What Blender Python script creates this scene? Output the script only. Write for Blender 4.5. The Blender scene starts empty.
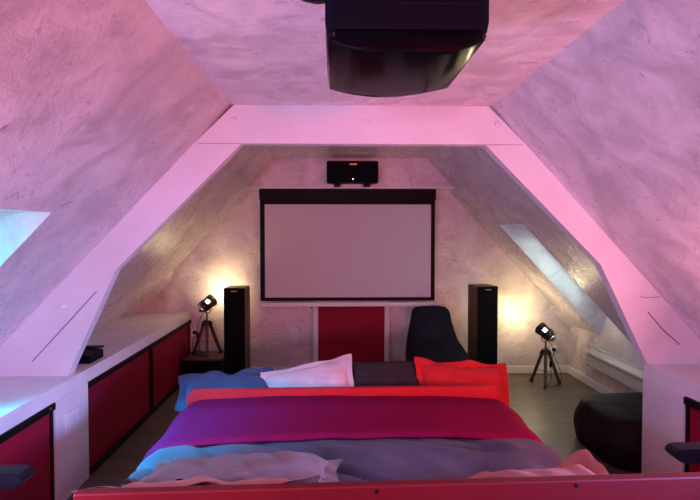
import bpy, bmesh, math, random
from mathutils import Vector, Matrix, Euler, noise
random.seed(7)
C = bpy.context.scene.collection
PI = math.pi
R = math.radians

# ------------------------------------------------------------------ helpers
def origin_of(o):
    v = Vector((0, 0, 0))
    while o is not None:
        v += o.location
        o = o.parent
    return v

def obj(name, bm, m, parent=None, smooth=False, local=False, auto=None, recalc=True):
    """link a bmesh as ONE object; geometry is given in world coordinates unless local"""
    if recalc:
        bmesh.ops.recalc_face_normals(bm, faces=bm.faces)
    if parent is not None and not local:
        bmesh.ops.translate(bm, verts=bm.verts, vec=-origin_of(parent))
    me = bpy.data.meshes.new(name)
    bm.to_mesh(me)
    bm.free()
    if m is not None:
        for mm in (m if isinstance(m, (list, tuple)) else [m]):
            me.materials.append(mm)
    if smooth:
        me.polygons.foreach_set('use_smooth', [True] * len(me.polygons))
        if auto:
            me.set_sharp_from_angle(angle=R(auto))
    o = bpy.data.objects.new(name, me)
    C.objects.link(o)
    if parent is not None:
        o.parent = parent
    return o

def thing(name, label, cat, loc=(0, 0, 0), group=None, rot=(0, 0, 0)):
    o = bpy.data.objects.new(name, None)
    o.empty_display_size = .1
    C.objects.link(o)
    o.location = loc
    o.rotation_euler = rot
    o['label'] = label
    o['category'] = cat
    if group:
        o['group'] = group
    return o

def tag(o, label, cat, group=None):
    o['label'] = label
    o['category'] = cat
    if group:
        o['group'] = group
    return o

def struct(o, label=None, cat=None):
    o['kind'] = 'structure'
    if label:
        o['label'] = label
        o['category'] = cat
    return o

def copy_tree(o, parent=None):
    c = o.copy()
    C.objects.link(c)
    if parent is not None:
        c.parent = parent
    for ch in list(o.children):
        copy_tree(ch, c)
    return c

def add_box(bm, x0, x1, y0, y1, z0, z1, bevel=0, seg=2, M=None):
    r = bmesh.ops.create_cube(bm, size=1.0)
    vs = r['verts']
    bmesh.ops.scale(bm, vec=(x1 - x0, y1 - y0, z1 - z0), verts=vs)
    bmesh.ops.translate(bm, vec=((x0 + x1) / 2, (y0 + y1) / 2, (z0 + z1) / 2), verts=vs)
    if bevel > 0:
        es = set(e for v in vs for e in v.link_edges)
        rr = bmesh.ops.bevel(bm, geom=list(es), offset=bevel, segments=seg, affect='EDGES', profile=.5)
        vs = list(set(vs) & set(bm.verts)) + [v for v in rr['verts']]
        vs = list(set(v for v in vs if v.is_valid))
    if M is not None:
        bmesh.ops.transform(bm, matrix=M, verts=vs)
    return vs

def box(x0, x1, y0, y1, z0, z1, bevel=0, seg=2):
    bm = bmesh.new()
    add_box(bm, x0, x1, y0, y1, z0, z1, bevel, seg)
    return bm

def add_prism(bm, pts, axis, a, b):
    """polygon pts (2D) extruded between a and b along axis ('x','y','z')"""
    def P(p, t):
        if axis == 'y':
            return (p[0], t, p[1])
        if axis == 'x':
            return (t, p[0], p[1])
        return (p[0], p[1], t)
    v0 = [bm.verts.new(P(p, a)) for p in pts]
    v1 = [bm.verts.new(P(p, b)) for p in pts]
    n = len(pts)
    bm.faces.new(v0)
    bm.faces.new(v1[::-1])
    for i in range(n):
        bm.faces.new((v0[i], v0[(i + 1) % n], v1[(i + 1) % n], v1[i]))
    return v0 + v1

def frame_of(d):
    d = Vector(d).normalized()
    up = Vector((0, 0, 1)) if abs(d.z) < .95 else Vector((1, 0, 0))
    s = d.cross(up).normalized()
    return d, s, s.cross(d).normalized()

def add_tube(bm, pts, r, n=10, cap=True):
    pts = [Vector(p) for p in pts]
    rs = r if isinstance(r, (list, tuple)) else [r] * len(pts)
    rings = []
    for i, p in enumerate(pts):
        d = pts[min(i + 1, len(pts) - 1)] - pts[max(i - 1, 0)]
        d, s, u = frame_of(d)
        rings.append([bm.verts.new(p + rs[i] * (math.cos(2 * PI * k / n) * s + math.sin(2 * PI * k / n) * u)) for k in range(n)])
    for a, b in zip(rings, rings[1:]):
        for k in range(n):
            bm.faces.new((a[k], a[(k + 1) % n], b[(k + 1) % n], b[k]))
    if cap:
        bm.faces.new(rings[0][::-1])
        bm.faces.new(rings[-1])
    return [v for q in rings for v in q]

def add_bar(bm, a, b, w, t, w2=None):
    """rectangular bar from a to b, w wide, t thick"""
    a, b = Vector(a), Vector(b)
    d, s, u = frame_of(b - a)
    w2 = w2 or w
    q = [(-1, -1), (1, -1), (1, 1), (-1, 1)]
    v0 = [bm.verts.new(a + s * w / 2 * i + u * t / 2 * j) for i, j in q]
    v1 = [bm.verts.new(b + s * w2 / 2 * i + u * t / 2 * j) for i, j in q]
    bm.faces.new(v0[::-1])
    bm.faces.new(v1)
    for k in range(4):
        bm.faces.new((v0[k], v0[(k + 1) % 4], v1[(k + 1) % 4], v1[k]))
    return v0 + v1

def add_lathe(bm, prof, n=24, M=None):
    """prof: list of (r, z) revolved about z"""
    rings = []
    for r, z in prof:
        if r < 1e-5:
            rings.append([bm.verts.new((0, 0, z))])
        else:
            rings.append([bm.verts.new((r * math.cos(2 * PI * k / n), r * math.sin(2 * PI * k / n), z)) for k in range(n)])
    for a, b in zip(rings, rings[1:]):
        for k in range(n):
            k2 = (k + 1) % n
            if len(a) == 1 and len(b) == 1:
                continue
            if len(a) == 1:
                bm.faces.new((a[0], b[k], b[k2]))
            elif len(b) == 1:
                bm.faces.new((a[k], a[k2], b[0]))
            else:
                bm.faces.new((a[k], a[k2], b[k2], b[k]))
    vs = [v for q in rings for v in q]
    if M is not None:
        bmesh.ops.transform(bm, matrix=M, verts=vs)
    return vs

def smooth_path(pts, n=8):
    pts = [Vector(p) for p in pts]
    out = []
    for i in range(len(pts) - 1):
        p0, p1, p2, p3 = pts[max(i - 1, 0)], pts[i], pts[i + 1], pts[min(i + 2, len(pts) - 1)]
        for k in range(n):
            t = k / n
            out.append(.5 * ((2 * p1) + (p2 - p0) * t + (2 * p0 - 5 * p1 + 4 * p2 - p3) * t * t + (3 * p1 - p0 - 3 * p2 + p3) * t ** 3))
    out.append(pts[-1])
    return out

# ------------------------------------------------------------------ materials
def mat(name, col, rough=.5, spec=.5, metal=0, emit=None, estr=0, sheen=0, coat=0):
    m = bpy.data.materials.new(name)
    m.use_nodes = True
    b = m.node_tree.nodes['Principled BSDF']
    b.inputs['Base Color'].default_value = (*col, 1)
    b.inputs['Roughness'].default_value = rough
    b.inputs['Specular IOR Level'].default_value = spec
    b.inputs['Metallic'].default_value = metal
    if sheen:
        b.inputs['Sheen Weight'].default_value = sheen
    if coat:
        b.inputs['Coat Weight'].default_value = coat
        b.inputs['Coat Roughness'].default_value = .08
    if emit:
        b.inputs['Emission Color'].default_value = (*emit, 1)
        b.inputs['Emission Strength'].default_value = estr
    return m

def nodes_of(m):
    nt = m.node_tree
    return nt, nt.nodes['Principled BSDF']

def add_noise(m, cols, scale=4, detail=6, dist=0, stretch=(1, 1, 1), bump=0, bscale=None, bdist=.02, pos=(.35, .65), rough=None):
    nt, b = nodes_of(m)
    tc = nt.nodes.new('ShaderNodeTexCoord')
    mp = nt.nodes.new('ShaderNodeMapping')
    mp.inputs['Scale'].default_value = stretch
    nt.links.new(tc.outputs['Object'], mp.inputs['Vector'])
    n = nt.nodes.new('ShaderNodeTexNoise')
    n.inputs['Scale'].default_value = scale
    n.inputs['Detail'].default_value = detail
    n.inputs['Distortion'].default_value = dist
    nt.links.new(mp.outputs[0], n.inputs['Vector'])
    if cols:
        cr = nt.nodes.new('ShaderNodeValToRGB')
        cr.color_ramp.elements[0].position = pos[0]
        cr.color_ramp.elements[1].position = pos[1]
        cr.color_ramp.elements[0].color = (*cols[0], 1)
        cr.color_ramp.elements[1].color = (*cols[1], 1)
        nt.links.new(n.outputs['Fac'], cr.inputs['Fac'])
        nt.links.new(cr.outputs['Color'], b.inputs['Base Color'])
    if bump:
        n2 = n
        if bscale:
            n2 = nt.nodes.new('ShaderNodeTexNoise')
            n2.inputs['Scale'].default_value = bscale
            n2.inputs['Detail'].default_value = 4
            nt.links.new(mp.outputs[0], n2.inputs['Vector'])
        bp = nt.nodes.new('ShaderNodeBump')
        bp.inputs['Strength'].default_value = bump
        bp.inputs['Distance'].default_value = bdist
        nt.links.new(n2.outputs['Fac'], bp.inputs['Height'])
        nt.links.new(bp.outputs['Normal'], b.inputs['Normal'])
    return m

def plaster(name, base, dark, vein, rough=.42, bump=.35):
    """trowelled decorative plaster: clouds, faint dark trowel scratches, uneven sheen"""
    m = mat(name, base, rough, .75)
    nt, b = nodes_of(m)
    L = nt.links
    tc = nt.nodes.new('ShaderNodeTexCoord')
    n1 = nt.nodes.new('ShaderNodeTexNoise')
    n1.inputs['Scale'].default_value = 4.5
    n1.inputs['Detail'].default_value = 8
    n1.inputs['Roughness'].default_value = .62
    n1.inputs['Distortion'].default_value = .7
    L.new(tc.outputs['Object'], n1.inputs['Vector'])
    cr = nt.nodes.new('ShaderNodeValToRGB')
    cr.color_ramp.elements[0].position = .38
    cr.color_ramp.elements[1].position = .62
    cr.color_ramp.elements[0].color = (*dark, 1)
    cr.color_ramp.elements[1].color = (*base, 1)
    L.new(n1.outputs['Fac'], cr.inputs['Fac'])
    mp = nt.nodes.new('ShaderNodeMapping')
    mp.inputs['Rotation'].default_value = (.5, .4, .7)
    mp.inputs['Scale'].default_value = (1, 1.9, 2.2)
    L.new(tc.outputs['Object'], mp.inputs['Vector'])
    n2 = nt.nodes.new('ShaderNodeTexNoise')
    n2.inputs['Scale'].default_value = 6.5
    n2.inputs['Detail'].default_value = 7
    n2.inputs['Roughness'].default_value = .7
    n2.inputs['Distortion'].default_value = 1.4
    L.new(mp.outputs[0], n2.inputs['Vector'])
    c2 = nt.nodes.new('ShaderNodeValToRGB')
    e = c2.color_ramp.elements
    e[0].position = .59
    e[0].color = (0, 0, 0, 1)
    e[1].position = .70
    e[1].color = (1, 1, 1, 1)
    L.new(n2.outputs['Fac'], c2.inputs['Fac'])
    mx = nt.nodes.new('ShaderNodeMix')
    mx.data_type = 'RGBA'
    L.new(c2.outputs['Color'], mx.inputs[0])
    L.new(cr.outputs['Color'], mx.inputs[6])
    mx.inputs[7].default_value = (*vein, 1)
    L.new(mx.outputs[2], b.inputs['Base Color'])
    bp = nt.nodes.new('ShaderNodeBump')
    bp.inputs['Strength'].default_value = bump
    bp.inputs['Distance'].default_value = .012
    L.new(n2.outputs['Fac'], bp.inputs['Height'])
    L.new(bp.outputs['Normal'], b.inputs['Normal'])
    mr = nt.nodes.new('ShaderNodeMapRange')
    mr.inputs['To Min'].default_value = rough + .12
    mr.inputs['To Max'].default_value = rough - .1
    L.new(n1.outputs['Fac'], mr.inputs['Value'])
    L.new(mr.outputs[0], b.inputs['Roughness'])
    return m

M_plaster = plaster('trowelled_plaster', (.80, .72, .73), (.56, .49, .51), (.36, .29, .32), .26, .5)
M_white = add_noise(mat('white_paint', (.80, .77, .79), .5, .35), ((.76, .73, .75), (.83, .80, .82)), 3, 4)
M_timber = add_noise(mat('painted_timber', (.80, .76, .79), .5, .35), ((.76, .72, .75), (.83, .79, .82)), 3, 4, bump=.12, bscale=14, stretch=(1, 1, 1), bdist=.004)
M_red = add_noise(mat('red_lacquer_door', (.26, .008, .03), .5, .12), ((.24, .007, .026), (.28, .009, .033)), 2, 3)
M_red_board = add_noise(mat('red_bed_board', (.62, .012, .02), .5, .35), ((.58, .010, .018), (.66, .014, .022)), 3, 3)
M_red_shaded = add_noise(mat('shaded_red_bed_board', (.17, .005, .010), .45, .3), ((.16, .004, .009), (.18, .006, .011)), 3, 3)  # bed board red darkened, shade on the near headboard put into the colour
M_black = mat('black_metal_trim', (.006, .005, .006), .5, .12)
M_black_gloss = mat('gloss_black_plastic', (.003, .003, .005), .14, .12)
M_black_satin = mat('satin_black_plastic', (.004, .006, .014), .4, .04)
M_black_cloth = add_noise(mat('black_speaker_cloth', (.006, .006, .007), .95, .08), ((.004, .004, .005), (.009, .009, .010)), 90, 2, bump=.2, bdist=.002)
M_walnut = add_noise(mat('dark_walnut_veneer', (.09, .03, .018), .45, .35), ((.060, .020, .013), (.12, .040, .022)), 5, 6, dist=.6, stretch=(8, 8, .6))
M_walnut_top = add_noise(mat('walnut_box_top', (.16, .06, .035), .4, .4), ((.08, .028, .018), (.13, .045, .027)), 5, 6, dist=.6, stretch=(.7, 8, 8))
M_legwood = add_noise(mat('tripod_wood', (.10, .055, .03), .5, .35), ((.07, .036, .02), (.13, .07, .04)), 6, 5, stretch=(8, 8, .8))
M_screen = mat('screen_fabric', (.66, .62, .64), .9, .1)
M_copper = mat('copper_badge', (.75, .38, .16), .3, .5, .9)
M_chrome = mat('chrome', (.75, .74, .72), .15, .5, 1)
M_gunmetal = mat('dark_lamp_metal', (.035, .032, .03), .35, .5, .6)
M_lens = mat('lamp_glass_lit', (1, .9, .7), .3, .5, emit=(1, .80, .48), estr=16)
M_window = mat('lamp_vent_lit', (1, .95, .85), .3, .5, emit=(1, .90, .74), estr=9)
M_plug = mat('white_plastic', (.86, .84, .86), .4, .4)
M_beanbag = add_noise(mat('black_beanbag_cloth', (.012, .012, .016), .7, .2), ((.010, .010, .013), (.017, .017, .021)), 7, 5, bump=.5, bscale=6, bdist=.03)
M_navybag = add_noise(mat('navy_black_beanbag_cloth', (.013, .013, .022), .8, .12), ((.011, .011, .018), (.018, .018, .03)), 6, 5, bump=.4, bscale=7, bdist=.02)
M_heater = mat('heater_enamel', (.60, .56, .57), .4, .4)
M_leather = add_noise(mat('black_leather', (.008, .010, .018), .38, .2), None, 60, 3, bump=.15, bdist=.003)
M_mattress = mat('mattress_ticking', (.55, .53, .55), .85, .2)
M_led = mat('power_led', (1, .5, .4), .4, .5, emit=(1, .55, .45), estr=3)

# vinyl plank floor
M_floor = mat('vinyl_plank_floor', (.25, .2, .16), .42, .4)
nt, b = nodes_of(M_floor)
L = nt.links
tc = nt.nodes.new('ShaderNodeTexCoord')
mp = nt.nodes.new('ShaderNodeMapping')
mp.inputs['Scale'].default_value = (1, 1, 1)
L.new(tc.outputs['Object'], mp.inputs['Vector'])
br = nt.nodes.new('ShaderNodeTexBrick')
br.inputs['Scale'].default_value = 1
br.inputs['Brick Width'].default_value = 1.2
br.inputs['Row Height'].default_value = .17
br.inputs['Mortar Size'].default_value = .003
br.inputs['Color1'].default_value = (.135, .106, .080, 1)
br.inputs['Color2'].default_value = (.10, .079, .060, 1)
br.inputs['Mortar'].default_value = (.05, .04, .032, 1)
L.new(mp.outputs[0], br.inputs['Vector'])
ns = nt.nodes.new('ShaderNodeTexNoise')
mp2 = nt.nodes.new('ShaderNodeMapping')
mp2.inputs['Scale'].default_value = (2, 22, 1)
L.new(tc.outputs['Object'], mp2.inputs['Vector'])
L.new(mp2.outputs[0], ns.inputs['Vector'])
ns.inputs['Scale'].default_value = 2.2
ns.inputs['Detail'].default_value = 6
mx = nt.nodes.new('ShaderNodeMix')
mx.data_type = 'RGBA'
mx.blend_type = 'OVERLAY'
mx.inputs[0].default_value = .6
L.new(br.outputs['Color'], mx.inputs[6])
L.new(ns.outputs['Fac'], mx.inputs[7])
L.new(mx.outputs[2], b.inputs['Base Color'])

def fabric(name, col, rough=.8, sheen=.3, var=.12, weave=160, spec=.2):
    c0 = tuple(c * (1 - var) for c in col)
    c1 = tuple(min(1, c * (1 + var)) for c in col)
    return add_noise(mat(name, col, rough, spec, sheen=sheen), (c0, c1), 5, 5, bump=.08, bscale=weave, bdist=.002)

M_duvet = fabric('slate_blue_cotton', (.10, .082, .118), .85, .05)
M_case_blue = fabric('blue_cotton', (.06, .11, .24), .85, .05)
M_case_pink = fabric('pale_pink_cotton', (.74, .56, .60))
M_case_char = fabric('charcoal_cotton', (.040, .030, .036), .85, 0, spec=.1)
M_case_red = fabric('red_cotton', (.58, .022, .022), .85, .05)
M_case_taupe = fabric('pinkish_taupe_cotton', (.25, .16, .17), .85, .1)
M_case_coral = fabric('coral_cotton', (.46, .15, .13), .85, .1)
M_case_navy = fabric('navy_cotton', (.05, .055, .10))

# quilted throw (zigzag quilting in the bump)
M_throw = mat('purple_quilted_velvet', (.25, .006, .050), .8, .03)
nt, b = nodes_of(M_throw)
L = nt.links
tc = nt.nodes.new('ShaderNodeTexCoord')
sp = nt.nodes.new('ShaderNodeSeparateXYZ')
L.new(tc.outputs['Object'], sp.inputs[0])
def mth(op, a, c=None):
    n = nt.nodes.new('ShaderNodeMath')
    n.operation = op
    for i, v in enumerate((a, c)):
        if v is None:
            continue
        if isinstance(v, (int, float)):
            n.inputs[i].default_value = v
        else:
            L.new(v, n.inputs[i])
    return n.outputs[0]
zz = mth('PINGPONG', mth('MULTIPLY', sp.outputs[0], 15), .5)
wv = mth('SINE', mth('MULTIPLY', mth('ADD', mth('MULTIPLY', sp.outputs[1], 24), mth('MULTIPLY', zz, 1.2)), 2 * PI * 1.0))
bp = nt.nodes.new('ShaderNodeBump')
bp.inputs['Strength'].default_value = .22
bp.inputs['Distance'].default_value = .006
L.new(wv, bp.inputs['Height'])
L.new(bp.outputs['Normal'], b.inputs['Normal'])

# glass
M_glass = bpy.data.materials.new('window_glass')
M_glass.use_nodes = True
b = M_glass.node_tree.nodes['Principled BSDF']
b.inputs['Base Color'].default_value = (.9, .95, 1, 1)
b.inputs['Roughness'].default_value = .02
b.inputs['Transmission Weight'].default_value = 1
b.inputs['IOR'].default_value = 1.45

# ------------------------------------------------------------------ room shell
ZC = 2.38                    # flat ceiling
XL0, SL = -.64, 1.046        # left slope starts here, drop per metre
XR0, SR = .975, 1.086        # right slope
YB, YF = 6.25, -3.8          # gable wall, wall behind the camera
XK = 2.65                    # right knee wall
XKL = -2.45                  # left knee wall (behind the ledge)
ZL = .71                     # ledge height
XCL, XCR = -1.61, 2.0        # cabinet fronts
TH = .08
def zl(x): return ZC + SL * (x - XL0)
def zr(x): return ZC - SR * (x - XR0)
def xl(z): return XL0 - (ZC - z) / SL
def xr(z): return XR0 + (ZC - z) / SR

o = struct(obj('floor', box(-2.6, 2.8, YF - .1, YB + .1, -.1, 0), M_floor))
o = struct(obj('ceiling', box(XL0 - .02, XR0 + .02, YF, YB, ZC, ZC + .1), M_plaster))

def slope_panel(name, xa, za, xb, zb, y0, y1, holes=(), cols=1):
    """slab from (xa,za) to (xb,zb), along y, with an optional rectangular hole (t0,t1,h0,h1), thickness outward"""
    a, bb = Vector((xa, 0, za)), Vector((xb, 0, zb))
    d = (bb - a).normalized()
    nrm = Vector((d.z, 0, -d.x))
    if nrm.z < 0:
        nrm = -nrm
    bm = bmesh.new()
    def slab(t0, t1, p0, p1):
        c = []
        for t, p in ((t0, p0), (t1, p0), (t1, p1), (t0, p1)):
            c.append(a + (bb - a) * t + Vector((0, p, 0)))
        lo = [bm.verts.new(v) for v in c]
        hi = [bm.verts.new(v + nrm * TH) for v in c]
        bm.faces.new(lo)
        bm.faces.new(hi[::-1])
        for k in range(4):
            bm.faces.new((lo[k], lo[(k + 1) % 4], hi[(k + 1) % 4], hi[k]))
    ya = y0
    for t0, t1, h0, h1 in holes:
        slab(0, 1, ya, h0)
        slab(0, t0, h0, h1)
        if t1 < 1:
            slab(t1, 1, h0, h1)
        ya = h1
    slab(0, 1, ya, y1)
    bmesh.ops.remove_doubles(bm, verts=bm.verts, dist=.0001)
    return struct(obj(name, bm, M_plaster)), nrm

ZLB = .30
WLY = (1.78, 2.61)      # left skylight, along the room
WRY = (4.80, 5.51)      # right skylight
WLZ = (1.69, .85)
WRZ = (1.67, zr(XK))
WNY = (.75, 1.46)      # added unseen skylight beside the camera, for blue light on the left truss
tl0 = (ZC - WLZ[0]) / (ZC - zl(XKL))
tl1 = (ZC - WLZ[1]) / (ZC - zl(XKL))
_, nL = slope_panel('wall_left', XL0, ZC, XKL, zl(XKL), YF, YB, [(tl0, tl1 + .018, WLY[0] - .03, WLY[1] + .03)])
tr0 = (ZC - WRZ[0]) / (ZC - zr(XK))
_, nR = slope_panel('wall_right', XR0, ZC, XK + .001, zr(XK), YF, YB, [(tr0, 1.0, q[0] - .03, q[1] + .03) for q in (WNY, WRY)])
bm = bmesh.new()
add_box(bm, XK, XK + TH, YF, YB, 0, zr(XK) + .005)
for q in (WNY, WRY):
    add_box(bm, XK, XK + TH, q[0], q[1], zr(XK) + .005, zr(XK) + .34)
struct(obj('wall_right_knee', bm, M_plaster))
struct(obj('wall_left_knee', box(XKL - TH, XKL, YF, YB, 0, zl(XKL) + .01), M_plaster))
prof = [(XKL, 0), (XK, 0), (XK, zr(XK)), (XR0, ZC), (XL0, ZC), (XKL, zl(XKL))]
bm = bmesh.new()
add_prism(bm, prof, 'y', YB, YB + .1)
struct(obj('wall_back', bm, M_plaster))
bm = bmesh.new()
add_prism(bm, prof, 'y', YF - .1, YF)
struct(obj('wall_front', bm, M_plaster))
# boxed bulkhead over the screen
bm = bmesh.new()
ZBH = 2.065
add_prism(bm, [(XL0, ZC), (XR0, ZC), (xr(ZBH), ZBH), (xl(ZBH), ZBH)], 'y', 5.95, YB)
struct(obj('trim_1', bm, M_plaster))
bm = bmesh.new()
add_box(bm, xl(ZBH) , xr(ZBH), 5.943, 5.953, ZBH - .004, ZBH + .014)
struct(obj('trim_2', bm, M_white))

def skylight(name, side, ys, zs, nrm, bottom_vertical):
    """plastered reveal, frame and pane of a roof window"""
    fx = xl if side == 'l' else xr
    D = .24
    sgn = -1 if side == 'l' else 1
    top = Vector((fx(zs[0]), 0, zs[0]))
    bot = Vector((fx(zs[1]), 0, zs[1]))
    sl = SL if side == 'l' else SR
    # outer plane = slope plane moved by nrm*D; top reveal horizontal, bottom reveal vertical
    q = top + nrm * D
    dirv = (bot - top).normalized()
    tt = (top.z - q.z) / dirv.z
    otop = q + dirv * tt
    tb = (bot.x - q.x) / dirv.x
    obot = q + dirv * tb
    root = obj(name, bmesh.new(), None)
    struct(root)
    y0, y1 = ys
    bm = bmesh.new()
    for yy, s in ((y0, -1), (y1, 1)):
        add_prism(bm, [(top.x, top.z), (bot.x, bot.z), (obot.x, obot.z), (otop.x, otop.z)], 'y', yy, yy + s * .03)
    add_prism(bm, [(top.x, top.z), (otop.x, otop.z), (otop.x, otop.z + .03), (top.x + sgn * .03, top.z + .03)], 'y', y0 - .03, y1 + .03)
    if not bottom_vertical or side == 'l':
        add_prism(bm, [(bot.x, bot.z), (obot.x, obot.z), (obot.x + sgn * .03, obot.z), (bot.x + sgn * .03, bot.z)], 'y', y0 - .03, y1 + .03)
    obj('reveal', bm, M_plaster, root)
    # sash
    bm = bmesh.new()
    n2 = nrm * .05
    def ring(a, b2, ya, yb):
        c = [a + Vector((0, ya, 0)), b2 + Vector((0, ya, 0)), b2 + Vector((0, yb, 0)), a + Vector((0, yb, 0))]
        lo = [bm.verts.new(v) for v in c]
        hi = [bm.verts.new(v + n2) for v in c]
        bm.faces.new(lo)
        bm.faces.new(hi[::-1])
        for k in range(4):
            bm.faces.new((lo[k], lo[(k + 1) % 4], hi[(k + 1) % 4], hi[k]))
    w = .06
    dv = (obot - otop).normalized()
    ring(otop - dv * .03, otop + dv * w, y0 - .03, y1 + .03)
    ring(obot - dv * w, obot + dv * .03, y0 - .03, y1 + .03)
    ring(otop + dv * w, obot - dv * w, y0 - .03, y0 + w)
    ring(otop + dv * w, obot - dv * w, y1 - w, y1 + .03)
    fr = obj('frame', bm, M_white, root)
    bm = bmesh.new()
    n2 = nrm * .006
    ring(otop + dv * w + nrm * .02, obot - dv * w + nrm * .02, y0 + w, y1 - w)
    obj('pane', bm, M_glass, fr)
    return (otop + obot) / 2 + Vector((0, (y0 + y1) / 2, 0)), (obot - otop).length

cL, lenL = skylight('window_1', 'l', WLY, WLZ, nL, True)
cN, lenN = skylight('window_added', 'r', WNY, WRZ, nR, True)  # added roof window, out of view
cR, lenR = skylight('window_2', 'r', WRY, WRZ, nR, True)

# ------------------------------------------------------------------ roof truss
YT0, YT1 = 3.48, 3.57
root = struct(obj('trim_3', bmesh.new(), None))
bm = bmesh.new()
zb = 2.145
add_prism(bm, [(XL0 + .02, ZC), (XR0 - .02, ZC), (xr(zb), zb), (xl(zb), zb)], 'y', YT0, YT1)
obj('tie_beam', bm, M_timber, root)
bm = bmesh.new()
add_prism(bm, [(xl(zb), zb), (-.575, zb), (-1.354, 1.364), (-1.655, ZL), (xl(ZL), ZL)], 'y', YT0 + .004, YT1)
leg = obj('leg', bm, M_timber, root)
bm = bmesh.new()
add_prism(bm, [(xr(zb), zb), (.935, zb), (1.675, 1.395), (1.985, .76), (xr(.76), .76)], 'y', YT0 + .004, YT1)
legr = obj('leg', bm, M_timber, root)
M_crack = mat('crack', (.22, .16, .19), .8, .1)
def crack(pts, w, parent):
    bm = bmesh.new()
    for (x0, z0), (x1, z1) in zip(pts, pts[1:]):
        add_bar(bm, (x0, YT0 + .004, z0), (x1, YT0 + .004, z1), .003, w)
    return obj('seam', bm, M_crack, parent)
crack([(xl(zb) + .02, zb), (-.578, zb)], .006, leg)
crack([(.938, zb), (xr(zb) - .02, zb)], .006, legr)
crack([(-1.47, 1.235), (-1.63, 1.06), (-1.87, .80)], .006, leg)
crack([(1.98, 1.095), (2.08, .98), (2.19, .885)], .007, legr)
crack([(1.93, 1.19), (1.99, 1.185), (2.06, 1.19)], .004, legr)
def peg(x, z, r=.018):
    bm = bmesh.new()
    add_lathe(bm, [(0, -.012), (r * .7, -.012), (r, -.006), (r, .004)], 12,
              Matrix.Translation((x, YT0, z)) @ Matrix.Rotation(-PI / 2, 4, 'X'))
    bmesh.ops.scale(bm, verts=bm.verts, vec=(1, 1, 1))
    return obj('peg', bm, M_timber, root, smooth=True, auto=40)
for x, z in ((-.62, 2.29), (.20, 2.28), (1.01, 2.27), (-1.68, 1.14), (2.10, .90)):
    peg(x, z)

# ------------------------------------------------------------------ ledges, partitions, cabinets
PY0, PY1 = 3.22, 3.65         # plastered partition below the truss foot
bm = bmesh.new()
add_box(bm, XKL, XCL, YF, YB, ZL - .085, ZL)
struct(obj('trim_4', bm, M_white))                       # left ledge
bm = bmesh.new()
add_box(bm, XCR, XK, YF, PY1 - .10, .665, .76)
struct(obj('trim_5', bm, M_white))                       # right ledge
bm = bmesh.new()
add_box(bm, XKL, XCL + .005, PY0, PY1, 0, ZL - .085)
struct(obj('trim_6', bm, M_white))
bm = bmesh.new()
add_box(bm, XCR - .005, XK, PY0 - .10, PY1 - .10, 0, .665)
struct(obj('trim_7', bm, M_white))
# baseboards
struct(obj('baseboard_back', box(-1.15, XK, YB - .016, YB, 0, .085, .004, 1), M_white))
struct(obj('baseboard_right', box(XK - .016, XK, PY1 - .10, YB - .016, 0, .085, .004, 1), M_white))

def cabinet(label, side, y0, y1, ndoor, zt=.625, posts=True):
    s = 1 if side == 'l' else -1
    xf = XCL if side == 'l' else XCR
    xi = XKL + .02 if side == 'l' else XK - .02
    root = thing('sliding_door_cabinet', label, 'cabinet', (xf - s * .3, (y0 + y1) / 2, 0), 'sliding door cabinets under the ledges')
    def bx(xa, xb, *r, bevel=0):
        return box(min(xa, xb), max(xa, xb), *r, bevel)
    # carcass: back/bottom/sides behind the doors
    bm = bmesh.new()
    a, c = sorted((xf - s * .05, xf - s * .60))
    add_box(bm, a, c, y0, y1, .0, zt - .006)
    obj('body', bm, M_white, root)
    rl = obj('top_rail', bx(xf - s * .045, xf + s * .012, y0, y1, zt - .04, zt, bevel=.003), M_black, root)
    obj('bottom_rail', bx(xf - s * .045, xf + s * .006, y0, y1, 0, .032, bevel=.003), M_black, root)
    w = (y1 - y0) / ndoor
    for k in range(ndoor):
        off = .010 * (k % 2)
        d = obj('door', bx(xf - s * (.036 - off), xf - s * (.022 - off), y0 + k * w, y0 + (k + 1) * w, .033, zt - .041), M_red, root)
        for yy in (y0 + k * w, y0 + (k + 1) * w - .028):
            bm = bmesh.new()
            a, c = sorted((xf - s * (.038 - off), xf - s * (.014 - off)))
            add_box(bm, a, c, yy, yy + .028, .033, zt - .041)
            obj('stile', bm, M_black, d)
    return root, rl
cabinet('long low cabinet with two dark red sliding doors along the left wall behind the truss', 'l', PY1, YB - .0, 2)
c, rl = cabinet('dark red sliding door cabinet at left nearest the camera, before the light switch', 'l', .9, PY0, 2)
bm = bmesh.new()
add_lathe(bm, [(.0, .002), (.008, .002), (.009, 0)], 12, Matrix.Translation((XCL + .0115, PY0 - .06, .607)) @ Matrix.Rotation(PI / 2, 4, 'Y'))
obj('screw', bm, M_chrome, rl)
c, rl = cabinet('red sliding door cabinet with black rail at right edge of the room', 'r', .9, PY0 - .10, 2, .66)

# light switch on the left partition
t = thing('light_switch', 'white double light switch on the partition between the two left cabinets', 'light switch', (XCL + .005, 3.42, .44))
obj('plate', box(XCL + .005, XCL + .018, 3.33, 3.50, .40, .52, .003), M_plug, t)
obj('rocker', box(XCL + .018, XCL + .024, 3.345, 3.405, .425, .495, .002), M_plug, t)
bm = bmesh.new()
add_lathe(bm, [(.022, 0), (.024, .004), (.018, .005), (.016, .001), (0, .001)], 18, Matrix.Translation((XCL + .018, 3.455, .46)) @ Matrix.Rotation(PI / 2, 4, 'Y'))
obj('socket', bm, M_plug, t, smooth=True, auto=40)

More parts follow.
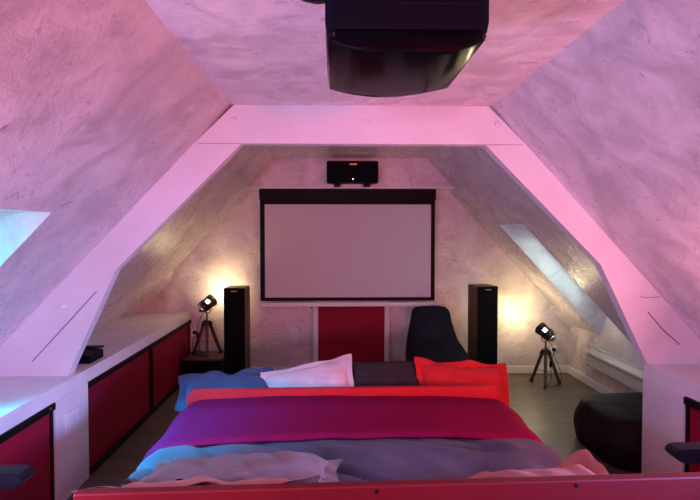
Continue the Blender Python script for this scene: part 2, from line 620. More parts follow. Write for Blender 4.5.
# small black box on the left ledge beside the truss foot
t = thing('set_top_box', 'small black box lying on the white ledge behind the left truss foot', 'box', (-1.74, 3.95, ZL))
bm = bmesh.new()
add_prism(bm, [(-1.80, ZL), (-1.655, ZL), (-1.655, ZL + .055), (-1.80, ZL + .075)], 'y', 3.80, 4.02)
obj('case', bm, M_black_satin, t)
obj('lid', box(-1.805, -1.65, 3.98, 4.03, ZL + .07, ZL + .082), M_black_gloss, t)

# plaster fillets where the slopes meet the far wall
def fillet(name, fx, s, z0, z1, w):
    bm = bmesh.new()
    d = Vector((fx(z1), 0, z1)) - Vector((fx(z0), 0, z0))
    n = Vector((d.z, 0, -d.x)).normalized()
    if n.z > 0:
        n = -n
    V = []
    for z, k in ((z0, 1.0), (z1 - (z1 - z0) * .15, 1.0), (z1, .3)):
        p = Vector((fx(z), 0, z)) - n * .005
        V.append([bm.verts.new(p + n * w * k + Vector((0, YB + .01, 0))), bm.verts.new(p + n * w * k + Vector((0, YB - w * .7 * k, 0))),
                  bm.verts.new(p + Vector((0, YB - w * 2.2 * k, 0))), bm.verts.new(p + Vector((0, YB + .01, 0)))])
    for a, b2 in zip(V, V[1:]):
        for k in range(4):
            bm.faces.new((a[k], a[(k + 1) % 4], b2[(k + 1) % 4], b2[k]))
    bm.faces.new(V[0]); bm.faces.new(V[-1][::-1])
    struct(obj(name, bm, M_plaster))
fillet('trim_8', xl, 1, ZL, 1.17, .06)
fillet('trim_9', xr, -1, zr(XK), .80, .05)

# ------------------------------------------------------------------ projection screen
t = thing('projection_screen', 'large pull-down projection screen with black border on the far wall', 'projection screen', (.14, 6.15, .82))
SX0, SX1, SY = -.815, 1.095, 6.12
obj('case', box(SX0 - .002, SX1 + .002, SY - .05, SY + .05, 1.95, 2.064, .004), M_black, t)
obj('black_border', box(SX0, SX1, SY - .002, SY + .004, .845, 2.01), M_black, t)
obj('screen_surface', box(SX0 + .052, SX1 - .045, SY - .008, SY - .0025, .885, 1.90), M_screen, t)
obj('weight_bar', box(SX0 - .005, SX1 + .045, SY - .022, SY + .016, .785, .83, .006), M_plug, t)

# red door panel in its white frame below the screen
d = struct(obj('door_1', box(-.19, .55, YB - .045, YB - .02, 0, .80), M_red))
bm = bmesh.new()
add_box(bm, -.245, -.19, YB - .075, YB, 0, .86, .004, 1)
add_box(bm, .55, .605, YB - .075, YB, 0, .86, .004, 1)
add_box(bm, -.19, .55, YB - .075, YB, .80, .86, .004, 1)
obj('door_frame', bm, M_white, d)

# ------------------------------------------------------------------ speakers
def tower(label, x0, x1, y0, dep, h, rz):
    cx, cy = (x0 + x1) / 2, y0 + dep / 2
    w = x1 - x0
    t = thing('tower_speaker', label, 'speaker', (cx, cy, 0), 'tower speakers beside the screen', (0, 0, rz))
    obj('cabinet', box(-w / 2, w / 2, -dep / 2 + .02, dep / 2, .03, h, .004, 1), M_walnut, t, local=True)
    obj('plinth', box(-w / 2 + .01, w / 2 - .01, -dep / 2 + .02, dep / 2 - .01, 0, .032, .003, 1), M_black, t, local=True)
    g = obj('grille', box(-w / 2 + .002, w / 2 - .002, -dep / 2, -dep / 2 + .022, .035, h - .004, .006), M_black_cloth, t, local=True)
    bm = bmesh.new()
    pts = [(.035 * math.cos(a), .012 * math.sin(a)) for a in [PI + PI * k / 10 for k in range(11)]]
    add_prism(bm, [(p[0], h - .028 + p[1]) for p in pts], 'y', -dep / 2 - .003, -dep / 2 + .001)
    obj('copper_patch', bm, M_copper, g, local=True)
    return t
tower('tall black tower speaker left of the screen, beside the lamp on the box', -1.15, -.93, 5.80, .30, 1.02, R(-2))
tower('tall black tower speaker with wood sides right of the screen, behind the bean bag', 1.445, 1.665, 5.70, .28, 1.04, R(8))

t = thing('subwoofer', 'low walnut box with black front in far left corner carrying a tripod lamp', 'subwoofer', (-1.37, 6.0, 0))
obj('cabinet', box(-1.595, -1.175, 5.83, 6.22, .02, .28, .005, 1), M_walnut_top, t)
obj('grille', box(-1.59, -1.18, 5.81, 5.832, .03, .262, .005), M_black_cloth, t)
for x in (-1.55, -1.22):
    for y in (5.88, 6.17):
        obj('foot', box(x - .02, x + .02, y - .02, y + .02, 0, .022), M_black, t)

t = thing('centre_speaker', 'black centre speaker box mounted above the screen', 'speaker', (.18, 5.85, 2.07))
cs = obj('case', box(-.085, .445, 5.76, 5.945, 2.105, 2.33, .012), M_black_satin, t)
obj('front_panel', box(-.065, .425, 5.752, 5.762, 2.125, 2.315, .004), M_black_cloth, t)
obj('power_light', box(.178, .190, 5.747, 5.753, 2.137, 2.148), M_led, t)
for x in (-.01, .30):
    bm = bmesh.new()
    add_box(bm, x, x + .065, 5.80, 5.95, 2.075, 2.106)
    add_box(bm, x - .012, x + .077, 5.79, 5.81, 2.09, 2.125)
    obj('bracket', bm, M_black, t)
obj('copper_patch', box(.15, .225, 5.749, 5.754, 2.285, 2.303, .002), M_copper, t)  # copper strip drawn in place of a red reflection on the case

# ------------------------------------------------------------------ tripod lamps
def tripod_lamp(label, loc, flip, rz):
    t = thing('tripod_lamp', label, 'lamp', loc, 'searchlight tripod lamps', (0, 0, rz))
    s = -1 if flip else 1
    zh = .365
    for k in range(3):
        a = R(-90 + 120 * k)
        top = Vector((.026 * math.cos(a), .026 * math.sin(a), zh))
        foot = Vector((.165 * math.cos(a), .165 * math.sin(a), 0.006))
        bm = bmesh.new()
        add_bar(bm, top, foot, .038, .022, .030)
        lg = obj('leg', bm, M_legwood, t, local=True)
        bm = bmesh.new()
        add_bar(bm, top.lerp(foot, .0), top.lerp(foot, .12), .042, .028)
        obj('leg_bracket', bm, M_gunmetal, lg, local=True)
        bm = bmesh.new()
        add_bar(bm, top.lerp(foot, .93), foot, .034, .026)
        obj('foot_cap', bm, M_gunmetal, lg, local=True)
    bm = bmesh.new()
    for k in range(3):
        a = R(-90 + 120 * k)
        add_tube(bm, [(0, 0, .14), (.10 * math.cos(a), .10 * math.sin(a), .14)], .003, 6)
    obj('spreader', bm, M_gunmetal, t, local=True)
    bm = bmesh.new()
    add_lathe(bm, [(0, .10), (.008, .10), (.008, zh - .03), (.032, zh - .02), (.034, zh + .01), (.014, zh + .02), (.009, zh + .03), (.009, .455), (0, .455)], 16)
    obj('centre_post', bm, M_gunmetal, t, smooth=True, local=True, auto=35)
    # head: axis tilted, lens end toward the wall and inward
    ax = Vector((-.74 * s, .52, .50)).normalized()
    d, sd, up = frame_of(ax)
    H = Matrix.Translation((0.0, 0, .55)) @ Matrix((sd.to_4d(), up.to_4d(), d.to_4d(), (0, 0, 0, 1))).transposed()
    H = Matrix(((sd.x, up.x, d.x, 0), (sd.y, up.y, d.y, 0), (sd.z, up.z, d.z, .55), (0, 0, 0, 1)))
    bm = bmesh.new()
    add_lathe(bm, [(.0, -.095), (.03, -.095), (.045, -.088), (.058, -.07), (.062, -.055), (.062, -.03), (.066, -.03), (.066, -.018), (.062, -.018), (.062, .05), (.068, .05), (.070, .085), (.066, .088), (.060, .055), (0, .052)], 28, H)
    head = obj('lamp_head', bm, M_gunmetal, t, smooth=True, local=True, auto=30)
    bm = bmesh.new()
    add_lathe(bm, [(0, .074), (.03, .072), (.060, .064), (.060, .058), (0, .058)], 24, H)
    obj('lens', bm, M_lens, head, smooth=True, local=True)
    # lit vent on the camera side and chrome cap with slots at the rear
    bm = bmesh.new()
    dirc = Vector((.25 * s, -.85, .15))
    dirc = (dirc - d * dirc.dot(d)).normalized()
    tv = d.cross(dirc)
    p = Vector((0, 0, .55)) + dirc * .0625 + d * -.004
    for i, j in ((0, 0),):
        q = [p + tv * (a * .019) + d * (b2 * .021) for a, b2 in ((-1, -1), (1, -1), (1, 1), (-1, 1))]
        v0 = [bm.verts.new(v) for v in q]
        v1 = [bm.verts.new(v + dirc * .004) for v in q]
        bm.faces.new(v0[::-1]); bm.faces.new(v1)
        for k in range(4):
            bm.faces.new((v0[k], v0[(k + 1) % 4], v1[(k + 1) % 4], v1[k]))
    obj('vent', bm, M_window, head, local=True)
    bm = bmesh.new()
    add_lathe(bm, [(.0, -.118), (.020, -.116), (.036, -.106), (.040, -.090), (.0, -.090)], 20, H)
    for k in range(5):
        a = PI + k * .35
        c0 = Vector((0, 0, .55)) + d * -.075 + (dirc * math.cos(k * .5 - 1) + tv * math.sin(k * .5 - 1)) * .056
        add_bar(bm, c0, c0 - d * .025, .012, .010)
    obj('rear_cap', bm, M_chrome, head, smooth=True, local=True, auto=35)
    bm = bmesh.new()
    yk = sd
    P0 = Vector((0, 0, .55))
    yoke = [P0 + yk * .074, P0 + yk * .074 + Vector((0, 0, -.06)), P0 + yk * .045 + Vector((0, 0, -.088)), P0 + Vector((0, 0, -.094)),
            P0 - yk * .045 + Vector((0, 0, -.088)), P0 - yk * .074 + Vector((0, 0, -.06)), P0 - yk * .074]
    add_tube(bm, yoke, .005, 8)
    for q in (1, -1):
        add_tube(bm, [P0 + yk * .060 * q, P0 + yk * .084 * q], .012, 10)
    obj('yoke', bm, M_gunmetal, t, smooth=True, local=True, auto=40)
    bm = bmesh.new()
    cord = smooth_path([(.03 * s, .02, .47), (.075 * s, .0, .36), (.05 * s, -.01, .22), (.06 * s, .0, .06), (.02 * s, -.05, .006), (.10 * s, -.02, .006), (.155 * s, .10, .012), (.15 * s, .26, .10), (.08 * s, .37, .26)], 8) if not flip else \
           smooth_path([(-.03, .02, .47), (-.085, .0, .36), (-.10, -.01, .22), (-.075, .0, .06), (-.03, -.05, .006), (-.10, .02, .006), (-.14, .08, .012), (-.155, .13, .10), (-.14, .19, .17)], 8)
    add_tube(bm, cord, .0035, 6)
    cd = obj('cord', bm, M_black, t, smooth=True, local=True)
    bm = bmesh.new()
    sw = cord[16]
    add_box(bm, sw.x - .012, sw.x + .012, sw.y - .01, sw.y + .01, sw.z - .03, sw.z + .03, .004)
    obj('cord_switch', bm, M_black, cd, local=True)
    return t
tripod_lamp('tripod searchlight lamp standing on the walnut box left of the screen', (-1.37, 6.0, .28), True, R(13))
tripod_lamp('tripod searchlight lamp standing on the floor right of the screen', (2.20, 5.76, 0), False, R(-21))

def socket(label, x, y, z):
    t = thing('wall_socket', label, 'socket', (x, y, z), 'wall sockets on the far wall')
    obj('plate', box(x - .04, x + .04, y - .008, y, z - .04, z + .04, .003), M_plug, t)
    bm = bmesh.new()
    add_lathe(bm, [(0, .035), (.016, .033), (.021, .02), (.021, 0), (0, 0)], 16, Matrix.Translation((x, y - .008, z)) @ Matrix.Rotation(PI / 2, 4, 'X'))
    obj('plug', bm, M_black, t, smooth=True, auto=40)
socket('wall socket with black plug beside the floor-standing lamp on the right', 2.475, YB, .27)
socket('wall socket with plug behind the left lamp above the walnut box', -1.56, YB, .485)

# ------------------------------------------------------------------ heater on the right knee wall
t = thing('baseboard_heater', 'long low white electric heater on the right wall by the black bean bag', 'heater', (2.6, 5.0, .17))
bm = bmesh.new()
add_prism(bm, [(XK, .22), (XK - .05, .22), (XK - .062, .24), (XK - .062, .37), (XK - .03, .425), (XK, .425)], 'y', 4.15, 5.68)
obj('casing', bm, M_heater, t)
obj('outlet_grille', box(XK - .066, XK - .058, 4.20, 5.63, .335, .355), mat('heater_slot', (.30, .28, .29), .5), t)
obj('top_lip', box(XK - .036, XK - .005, 4.14, 5.69, .424, .433, .002, 1), M_heater, t)

# ------------------------------------------------------------------ bean bags
def blob(rings, n=40, seed=0, amp=.02, sc=3.0):
    """rings: (z, cx, cy, rx, ry, power) -> soft closed shape"""
    bm = bmesh.new()
    R_ = []
    for z, cx, cy, rx, ry, pw in rings:
        ring = []
        for k in range(n):
            a = 2 * PI * k / n
            ca, sa = math.cos(a), math.sin(a)
            x = cx + rx * math.copysign(abs(ca) ** (2 / pw), ca)
            y = cy + ry * math.copysign(abs(sa) ** (2 / pw), sa)
            v = Vector((x, y, z))
            q = noise.noise(v * sc + Vector((seed, 0, 0)))
            q2 = noise.noise(Vector((a * 2.2, z * 5, seed)))
            f = 1 + amp / max(rx, .05) * (q + .6 * q2)
            ring.append(bm.verts.new((cx + (x - cx) * f, cy + (y - cy) * f, max(.002, z + amp * .6 * q * (1 if z > .05 else 0)))))
        R_.append(ring)
    for a, b2 in zip(R_, R_[1:]):
        for k in range(n):
            bm.faces.new((a[k], a[(k + 1) % n], b2[(k + 1) % n], b2[k]))
    bm.faces.new(R_[0][::-1])
    bm.faces.new(R_[-1])
    return bm

t = thing('bean_bag', 'large round black bean bag pouf on the floor by the right wall', 'bean bag', (2.23, 4.0, 0), 'black bean bags')
rg = []
for k in range(17):
    u = k / 16
    if u < .62:
        z, f = .335 * (.02 + .80 * (u / .62)), .93 + .07 * math.sin(PI * u / .62)
    else:
        a = (u - .62) / .38 * PI / 2
        z, f = .275 + .07 * math.sin(a), .93 - .22 * (1 - math.cos(a)) - .60 * (max(0, (u - .80) / .20)) ** 1.6
    rg.append((z, 2.235, 4.0, .40 * max(f, .08), .41 * max(f, .08), 3.6))
o = obj('cover', blob(rg, 64, 3.1, .026, 4.5), M_beanbag, t, smooth=True)
bm = bmesh.new()
add_tube(bm, smooth_path([(1.88, 3.72, .318), (2.05, 3.68, .325), (2.25, 3.68, .325), (2.45, 3.72, .32)], 8), .005, 6)
obj('seam', bm, M_beanbag, t, smooth=True)

t = thing('bean_bag_chair', 'dark navy high-backed bean bag chair below right corner of the screen', 'bean bag', (1.03, 5.75, 0), 'black bean bags')
rg = [(.004, 1.05, 5.66, .30, .30, 2.3), (.05, 1.035, 5.64, .34, .34, 2.3), (.15, 1.035, 5.64, .35, .36, 2.4), (.24, 1.04, 5.67, .34, .33, 2.5),
      (.32, 1.03, 5.74, .325, .25, 2.8), (.42, 1.005, 5.80, .29, .19, 3), (.50, .985, 5.84, .262, .165, 3), (.60, .98, 5.86, .235, .15, 3), (.69, .98, 5.88, .213, .135, 3.2),
      (.76, .98, 5.90, .20, .12, 3.4), (.80, .98, 5.91, .185, .10, 3.4), (.826, .98, 5.915, .155, .07, 3.4), (.836, .98, 5.915, .10, .035, 3)]
rg = [(z * .965, cx + .035, cy, rx, ry, p) for z, cx, cy, rx, ry, p in rg]
obj('cover', blob(rg, 48, 8.2, .014, 4), M_navybag, t, smooth=True)
bm = bmesh.new()
add_tube(bm, smooth_path([(.80, 5.69, .385), (.88, 5.655, .375), (1.0, 5.63, .37), (1.15, 5.63, .37), (1.28, 5.68, .375)], 8), .006, 6)
obj('seam', bm, M_navybag, t, smooth=True)

# ------------------------------------------------------------------ ceiling projector
t = thing('ceiling_projector', 'big black projector hanging from the ceiling in front of the camera', 'projector', (.20, 1.5, ZC))
PX0, PX1, PYN, PYF = -.023, .364, 1.31, 1.86
zb0, zb1 = 2.06, 2.225
def proj_outline(inset=0, ex=0):
    pts = []
    n = 16
    x0, x1 = PX0 + inset, PX1 - inset
    pts += [(x0, PYN + inset + .02), (x0 + .02, PYN + inset)]
    pts += [(x1 - .02, PYN + inset), (x1, PYN + inset + .02)]
    for k in range(n + 1):
        u = k / n
        x = x1 + (x0 - x1) * u
        y = PYF - inset - .06 + (.115 - ex) * math.sin(PI * u) ** .8 - .012 * math.cos(PI * u)
        pts.append((x, y))
    return pts
bm = bmesh.new()
rings = [(proj_outline(.0), zb1), (proj_outline(0), zb0 + .035), (proj_outline(.004), zb0 + .012), (proj_outline(.018), zb0)]
RR = [[bm.verts.new((p[0], p[1], z)) for p in pts] for pts, z in rings]
for a, b2 in zip(RR, RR[1:]):
    for k in range(len(a)):
        bm.faces.new((a[k], a[(k + 1) % len(a)], b2[(k + 1) % len(a)], b2[k]))
bm.faces.new(RR[0]); bm.faces.new(RR[-1][::-1])
body = obj('body', bm, M_black_satin, t, smooth=True, auto=35)
bm = bmesh.new()
rings = [(proj_outline(.004, .002), zb0 + .006), (proj_outline(.007, .002), zb0 - .004), (proj_outline(.03, .012), zb0 - .013), (proj_outline(.08, .03), zb0 - .018)]
RR = [[bm.verts.new((p[0], p[1], z)) for p in pts] for pts, z in rings]
for a, b2 in zip(RR, RR[1:]):
    for k in range(len(a)):
        bm.faces.new((a[k], a[(k + 1) % len(a)], b2[(k + 1) % len(a)], b2[k]))
bm.faces.new(RR[0]); bm.faces.new(RR[-1][::-1])
obj('bottom_cover', bm, M_black_gloss, t, smooth=True, auto=50)
for k in range(5):
    obj('vent_louvre', box(PX0 + .17, PX1 - .03, PYN - .003, PYN + .004, 2.125 + k * .016, 2.131 + k * .016), M_black, body)
bm = bmesh.new()
add_lathe(bm, [(0, -.02), (.05, -.02), (.055, .0), (.045, .03), (.045, .02), (0, .015)], 24, Matrix.Translation((.174, PYF + .045, 2.14)) @ Matrix.Rotation(-PI / 2, 4, 'X'))
obj('lens', bm, M_black_gloss, body, smooth=True, auto=40)
bm = bmesh.new()
add_box(bm, .07, .27, 1.42, 1.62, ZC - .012, ZC)
add_tube(bm, [(.17, 1.52, ZC - .01), (.17, 1.52, zb1 + .01)], .022, 14)
add_box(bm, .09, .25, 1.44, 1.60, zb1 - .002, zb1 + .012)
obj('ceiling_mount', bm, M_black_satin, t)
bm = bmesh.new()
add_tube(bm, smooth_path([(-.01, 1.36, 2.155), (-.05, 1.38, 2.160), (-.10, 1.40, 2.19), (-.17, 1.38, 2.28), (-.20, 1.36, ZC - .01)], 8), .006, 8)
obj('cable', bm, M_black, t, smooth=True)

# ------------------------------------------------------------------ bedding
def pillow(name, label, w, l, h, loc, rot, m, fl=.05, seed=0, wav=.012, wr=.012, group='pillows', flm=None, curl=None, nu=44, nv=34, squash=1.0):
    """soft pillow: body mesh + flange as its part.  local x = width, y = length, z = thickness"""
    EU, EV = 1 + fl / (w / 2), 1 + fl / (l / 2)
    def pt(u, v, top):
        uu, vv = min(1, abs(u)), min(1, abs(v))
        k = (1 - uu ** 2.6) ** .55 * (1 - vv ** 2.6) ** .55
        pin = 1 - .055 * (1 - vv ** 2) if True else 1
        x = u * w / 2 * (1 - .05 * (1 - min(1, abs(v)) ** 2) * uu ** 4)
        y = v * l / 2 * (1 - .05 * (1 - min(1, abs(u)) ** 2) * vv ** 4)
        p = Vector((x * 5 + seed * 7.3, y * 5, seed))
        wrk = noise.noise(p) * .9 + noise.noise(Vector((x * 11 + y * 7, y * 4 - x * 3, seed + 4))) * .7
        wrk += .5 * abs(noise.noise(Vector((x * 5 + y * 22, x * 3, seed + 9))))
        z = h / 2 * k * (1 if top else -squash) + wr * wrk * (.35 + .65 * k if k > 0 else .3) * (1 if top else .3)
        out = max(0, abs(u) - 1) * w / 2 + max(0, abs(v) - 1) * l / 2
        edge = max(abs(u), abs(v))
        if edge > .9:
            per = math.atan2(v * l, u * w)
            z += min(1, max(0, edge - 1) / .12) * wav * 2.2 * (noise.noise(Vector((x * 9, y * 9, seed + 20))) + .5 * math.sin(per * 5 + seed * 3))
        if curl:
            z += curl(u, v)
        if k <= 0:
            z += .0018 if top else -.0018
        return Vector((x, y, z))
    def axis(n, E):
        a = [-1 + 2 * i / n for i in range(n + 1)]
        if fl > 0:
            a = [-E, -(1 + E) / 2] + a + [(1 + E) / 2, E]
        return a
    A, B = axis(nu, EU), axis(nv, EV)
    body, flg = bmesh.new(), bmesh.new()
    for top in (True, False):
        for bm_, inside in ((body, True), (flg, False)):
            if not inside and fl <= 0:
                continue
            V = {}
            for i in range(len(A) - 1):
                for j in range(len(B) - 1):
                    cu, cv = (A[i] + A[i + 1]) / 2, (B[j] + B[j + 1]) / 2
                    ins = abs(cu) < 1 and abs(cv) < 1
                    if ins != inside:
                        continue
                    f = []
                    for a, c in ((i, j), (i + 1, j), (i + 1, j + 1), (i, j + 1)):
                        if (a, c) not in V:
                            V[a, c] = bm_.verts.new(pt(A[a], B[c], top))
                        f.append(V[a, c])
                    if not top:
                        f = f[::-1]
                    bm_.faces.new(f)
    for bm_ in (body, flg):
        bmesh.ops.remove_doubles(bm_, verts=bm_.verts, dist=.0005)
    # close the flange rim
    if fl > 0:
        es = [e for e in flg.edges if e.is_boundary]
        pass
    o = obj(name, body, m, None, smooth=True, recalc=False)
    o.location = loc
    o.rotation_euler = rot
    tag(o, label, 'pillow', group)
    if fl > 0:
        f = obj('flange', flg, flm or m, o, smooth=True, local=True, recalc=False)
    else:
        flg.free()
    return o

def sheet(nx, ny, f, name, m, parent=None, thick=.012, smooth=True):
    bm = bmesh.new()
    V = [[bm.verts.new(f(i / nx, j / ny)) for j in range(ny + 1)] for i in range(nx + 1)]
    for i in range(nx):
        for j in range(ny):
            bm.faces.new((V[i][j], V[i + 1][j], V[i + 1][j + 1], V[i][j + 1]))
    o = obj(name, bm, m, parent, smooth=smooth, recalc=False)
    if thick:
        md = o.modifiers.new('thickness', 'SOLIDIFY')
        md.thickness = thick
        md.offset = 1
    return o

def drape(a, half, r, z0):
    """arc-length a across the bed -> (x offset, z)"""
    s = 1 if a >= 0 else -1
    q = abs(a)
    flat = half - r
    if q <= flat:
        return s * q, z0
    q -= flat
    if q < r * PI / 2:
        t = q / r
        return s * (flat + r * math.sin(t)), z0 - r + r * math.cos(t)
    return s * half, z0 - r - (q - r * PI / 2)

BX, BH = .08, .955        # bed centre and half width
MZ = .465                  # mattress top
# near bed
bed = thing('bed', 'wide red-framed bed nearest the camera with purple throw and blue bedding', 'bed', (BX, 2.6, 0), 'red beds')
obj('base', box(BX - BH + .02, BX + BH - .02, 1.79, 3.42, .0, .24, .01), M_red_board, bed)
obj('mattress', box(BX - BH + .01, BX + BH - .01, 1.80, 3.43, .24, MZ, .06, 4), M_mattress, bed, smooth=True, auto=60)
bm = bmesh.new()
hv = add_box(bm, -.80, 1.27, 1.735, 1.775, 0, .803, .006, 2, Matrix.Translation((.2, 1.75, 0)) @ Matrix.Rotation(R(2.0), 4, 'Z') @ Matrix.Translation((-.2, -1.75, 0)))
hb = obj('headboard', bm, M_red_shaded, bed)
for x in (.13, .775):
    bm = bmesh.new()
    yy = 1.735 + (x - .2) * math.tan(R(2.0))
    add_lathe(bm, [(0, -.003), (.006, -.003), (.007, .001)], 10, Matrix.Translation((x, yy, .785)) @ Matrix.Rotation(-PI / 2, 4, 'X'))
    obj('screw', bm, M_black, hb)

# front bed: its red board with rounded top corners stands between the two beds
fb = thing('bed', 'second red-framed bed farther from the camera, its back board lined with four pillows', 'bed', (BX, 4.4, 0), 'red beds')
pts = [(-.915, .0), (1.02, .0), (1.02, .54)]
for k in range(7):
    a = R(90 * k / 6)
    pts.append((1.02 - .05 + .05 * math.cos(a), .635 - .05 + .05 * math.sin(a)))
pts += [(-.915 + .035, .625), (-.915, .585)]
bm = bmesh.new()
add_prism(bm, pts, 'y', 3.445, 3.485)
obj('headboard', bm, M_red_board, fb)
obj('base', box(-.87, 1.0, 3.485, 4.95, 0, .14, .01), M_red_board, fb)
obj('mattress', box(-.86, .99, 3.49, 4.94, .14, .34, .06, 4), M_mattress, fb, smooth=True, auto=60)

# duvet
def fduvet(i, j):
    a = -1.12 + 2.26 * i
    dx, z = drape(a, BH + .03, .10, MZ + .052)
    y = 1.84 + 1.56 * j
    n = noise.noise(Vector((a * 2.2, y * 2.4, 3.3))) * .026 + noise.noise(Vector((a * 6 + y * 3, y * 6 - a, 8.1))) * .016
    n -= .034 * (1 - min(1, 5 * abs(noise.noise(Vector((a * 2.4 + y * 3, a * 1.2 - y * 1.5, 5.5))))))
    n += .02 * math.exp(-((y - 2.6) / .25) ** 2)
    n = max(-.034, n) * (1 - .75 * min(1, max(0, (y - 2.68) / .16)))
    edge = abs(dx) > BH - .05
    return Vector((BX + dx + (abs(n) * .9 * (1 if dx > 0 else -1) if edge else 0), y, z + n))
o = sheet(110, 80, fduvet, 'duvet', M_duvet, thick=.02)
tag(o, 'slate blue duvet spread over the near bed below the purple throw', 'duvet')
# throw
def fthrow(i, j):
    a = -1.30 + 2.48 * i
    # near edge waves across the bed, far edge tucked behind the board
    yn = 2.80 - .15 * max(0, -a - .55) - .03 * max(0, a - .6) + .022 * math.sin(a * 3.1 + .4) + .03 * noise.noise(Vector((a * 4, 0, 2)))
    y = yn + (3.437 - yn) * j
    dx, z = drape(a, BH + .065, .13, MZ + .075 + .03 * math.cos(a * 1.5))
    n = noise.noise(Vector((a * 1.6, y * 1.8, 13.3))) * .014 + noise.noise(Vector((a * 5, y * 5, 1.7))) * .005
    z += .016 * math.exp(-((y - 3.25) / .12) ** 2)
    if j < .06:
        z -= .018 * (1 - j / .06) ** 2
    edge = abs(dx) > BH - .05
    return Vector((BX + dx + (n * (1 if dx > 0 else -1) if edge else 0), y, z + n))
o = sheet(120, 50, fthrow, 'throw', M_throw, thick=.014)
tag(o, 'purple quilted throw laid across the far end of the near bed', 'blanket')

# far pillows leaning over the front bed's board
pillow('pillow', 'blue pillow leftmost of the four on the far red board', .55, .31, .11, (-.715, 3.70, .560), (R(20), R(0), R(12)), M_case_blue, .045, 1.3, .012, .026, 'pillows on the far bed')
pillow('pillow', 'pale pink pillow on the far red board between the blue and charcoal ones', .57, .38, .13, (-.175, 3.665, .542), (R(46), R(-12), R(-3)), M_case_pink, .035, 2.1, .008, .020, 'pillows on the far bed')
pillow('pillow', 'charcoal pillow on the far red board between the pink and red ones', .50, .40, .13, (.33, 3.695, .56), (R(50), R(0), R(0)), M_case_char, .0, 3.7, .004, .018, 'pillows on the far bed')
pillow('pillow', 'bright red pillow rightmost of the four on the far red board', .55, .37, .13, (.85, 3.665, .538), (R(50), R(3), R(0)), M_case_red, .045, 4.4, .016, .024, 'pillows on the far bed')

# near pillows on the duvet, propped against the near headboard
pillow('pillow', 'coral pillow lying beneath the taupe one at left of the near bed', .70, .28, .075, (-.45, 1.955, .678), (R(-32), R(-1), R(1)), M_case_coral, .05, 5.2, .014, .022, 'pillows on the near bed')
def curlA(u, v):
    return .05 * max(0, -v - .55) * (1.2 * noise.noise(Vector((u * 3.1, 3.3, 0))) + .7 * noise.noise(Vector((u * 7, 1.3, 4)))) + .05 * max(0, u - .75) * max(0, -v)
pillow('pillow', 'pinkish taupe pillow with wavy hem stacked on top at left of the near bed', .70, .40, .09, (-.375, 2.25, .630), (R(-12), R(-1), R(-2)), M_case_taupe, .050, 6.6, .011, .036, 'pillows on the near bed', None, curlA)
def curlB(u, v):
    return .09 * max(0, u - .65) + .03 * max(0, -v - .6) * math.sin(u * 6)
pillow('pillow', 'coral pillow with upturned corner at right of the near bed', .54, .36, .13, (.755, 2.07, .608), (R(-4), R(-2), R(3)), M_case_coral, .055, 7.9, .016, .028, 'pillows on the near bed', None, curlB)

# ------------------------------------------------------------------ armchairs at the picture's edges
def armchair(label, x_back, x_front, y0, y1, za, s):
    """s=+1 faces +x"""
    t = thing('armchair', label, 'armchair', ((x_back + x_front) / 2, (y0 + y1) / 2, 0), 'black padded armchairs')
    def bx(xa, xb, *r, **k):
        bm = bmesh.new()
        add_box(bm, min(xa, xb), max(xa, xb), *r, **k)
        return bm
    for yy in (y0, y1 - .085):
        bm = bmesh.new()
        hh = .055
        pts = [(x_back + s * .06, za - hh), (x_front - s * .03, za - hh), (x_front - s * .004, za - .03), (x_front, za - .022), (x_front - s * .012, za - .006), (x_front - s * .03, za), (x_back + s * .06, za)]
        add_prism(bm, pts, 'y', yy, yy + .085)
        bmesh.ops.bevel(bm, geom=[e for e in bm.edges], offset=.006, segments=2, affect='EDGES')
        a = obj('armrest', bm, M_leather, t, smooth=True, auto=40)
        bm = bmesh.new()
        add_bar(bm, (x_back + s * .22, yy + .043, .44), (x_back + s * .22, yy + .043, za - .05), .03, .045)
        obj('arm_post', bm, M_black_satin, a)
    obj('seat', bx(x_back + s * .04, x_front + s * .0, y0 + .09, y1 - .09, .38, .48, bevel=.03, seg=3), M_leather, t, smooth=True, auto=50)
    obj('backrest', bx(x_back, x_back + s * .09, y0 + .05, y1 - .05, .42, .95, bevel=.03, seg=3), M_leather, t, smooth=True, auto=50)
    for xx in (x_back + s * .06, x_front - s * .06):
        for yy in (y0 + .10, y1 - .10):
            bm = bmesh.new()
            add_tube(bm, [(xx, yy, 0), (xx, yy, .39)], .014, 10)
            obj('leg', bm, M_black_satin, t)
armchair('black padded armchair cut off by the left edge, facing the near bed', -1.585, -1.085, 1.45, 2.04, .757, 1)
armchair('black padded armchair cut off by the right edge, facing the near bed', 1.93, 1.305, 1.58, 2.17, .765, -1)

# ------------------------------------------------------------------ lights
def light(name, kind, loc, col, power, size=.1, rot=None, to=None, size_y=None, spot=None, blend=.5, spread=None):
    l = bpy.data.lights.new(name, kind)
    l.energy = power
    l.color = col
    if kind == 'AREA':
        l.size = size
        if size_y:
            l.shape = 'RECTANGLE'
            l.size_y = size_y
        if spread:
            l.spread = spread
    else:
        l.shadow_soft_size = size
    if kind == 'SPOT':
        l.spot_size = R(spot)
        l.spot_blend = blend
    o = bpy.data.objects.new(name, l)
    C.objects.link(o)
    o.location = loc
    if to is not None:
        o.rotation_euler = (Vector(to) - Vector(loc)).to_track_quat('-Z', 'Y').to_euler()
    elif rot:
        o.rotation_euler = rot
    return o

HOT = (1, .20, .33)
PINK = (1, .34, .44)
VIO = (.68, .56, .95)
ROSE = (1, .075, .07)
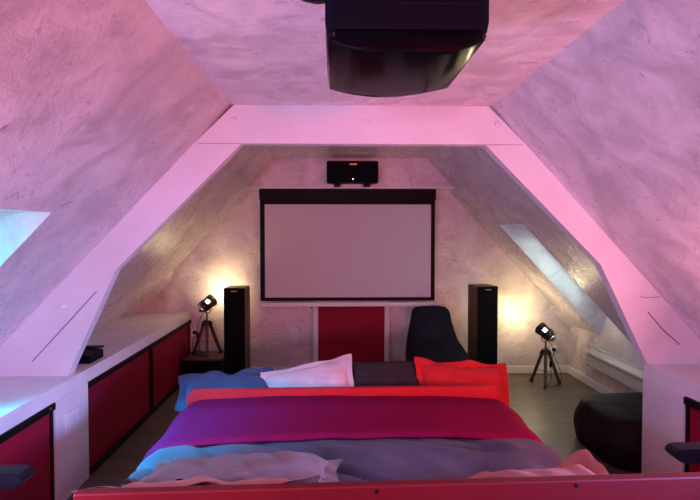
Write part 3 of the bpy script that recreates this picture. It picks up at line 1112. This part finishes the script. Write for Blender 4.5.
# daylight at the roof windows: diffuse sky light and the stronger part from the zenith side
light('daylight', 'AREA', cL - nL * .03, (.01, .80, 1), 7.5, .6, to=cL - nL, size_y=.7)
light('daylight', 'AREA', cL - nL * .04, (.02, .50, 1), 25, .5, to=(-1.12, 2.85, .55), size_y=.6, spread=R(46))
light('daylight', 'AREA', cR - nR * .03, (.72, 1, .90), 5, .5, to=cR - nR, size_y=.7)
light('daylight', 'AREA', cN - nR * .03, (.16, .38, 1), 20, .5, to=(-1.8, 3.1, .75), size_y=.7, spread=R(50))  # blue light of the added skylight, aimed at the left truss foot
# coloured mood lights of the room: on the left slope, on the ledges and two spots behind the camera
light('mood_lamp', 'POINT', (-1.47, .60, 1.38), HOT, 17, .08)
light('mood_lamp', 'AREA', (2.1, 2.3, .86), PINK, 34, .3, to=(-.6, 2.1, 2.2))
light('mood_lamp', 'SPOT', (-.8, -2.4, 1.35), VIO, 235, .15, to=(-.1, 3.4, 3.2), spot=80, blend=1)
light('mood_lamp', 'SPOT', (1.0, -2.4, 1.35), ROSE, 355, .15, to=(-.2, 3.4, 3.2), spot=95, blend=1)
light('mood_lamp', 'AREA', (-1.5, 1.2, .95), (.64, .44, 1), 20, .3, to=(1.5, 2.6, 2.0), spread=R(120))
# the two searchlight lamps
WARM = (1, .84, .34)
light('lamp_beam', 'SPOT', (-1.285, 6.0, .90), WARM, 7, .05, to=(-1.05, 6.28, 1.13), spot=135, blend=.8)
light('lamp_beam', 'POINT', (-1.285, 6.02, .92), (1, .82, .46), 5, .04)
light('lamp_beam', 'SPOT', (2.10, 5.84, .64), WARM, 8, .05, to=(1.87, 6.25, .84), spot=135, blend=.8)
light('lamp_beam', 'POINT', (2.10, 5.86, .66), (1, .82, .48), 5.5, .04)

# ------------------------------------------------------------------ world
w = bpy.data.worlds.new('dusk_sky')
bpy.context.scene.world = w
w.use_nodes = True
bg = w.node_tree.nodes['Background']
bg.inputs['Color'].default_value = (.35, .62, 1, 1)
bg.inputs['Strength'].default_value = .3

# ------------------------------------------------------------------ camera
cam = bpy.data.cameras.new('camera')
cam.lens = 560 / 700 * 36
cam.sensor_width = 36
cam.clip_start = .05
co = bpy.data.objects.new('camera', cam)
C.objects.link(co)
co.location = (0, 0, 1.6)
co.rotation_euler = (R(90 - 1.84), 0, R(-1.53))
sc = bpy.context.scene
sc.camera = co
sc.view_settings.view_transform = 'Standard'
sc.view_settings.look = 'None'
sc.view_settings.gamma = 1
sc.view_settings.use_curve_mapping = False
sc.view_settings.exposure = -.06
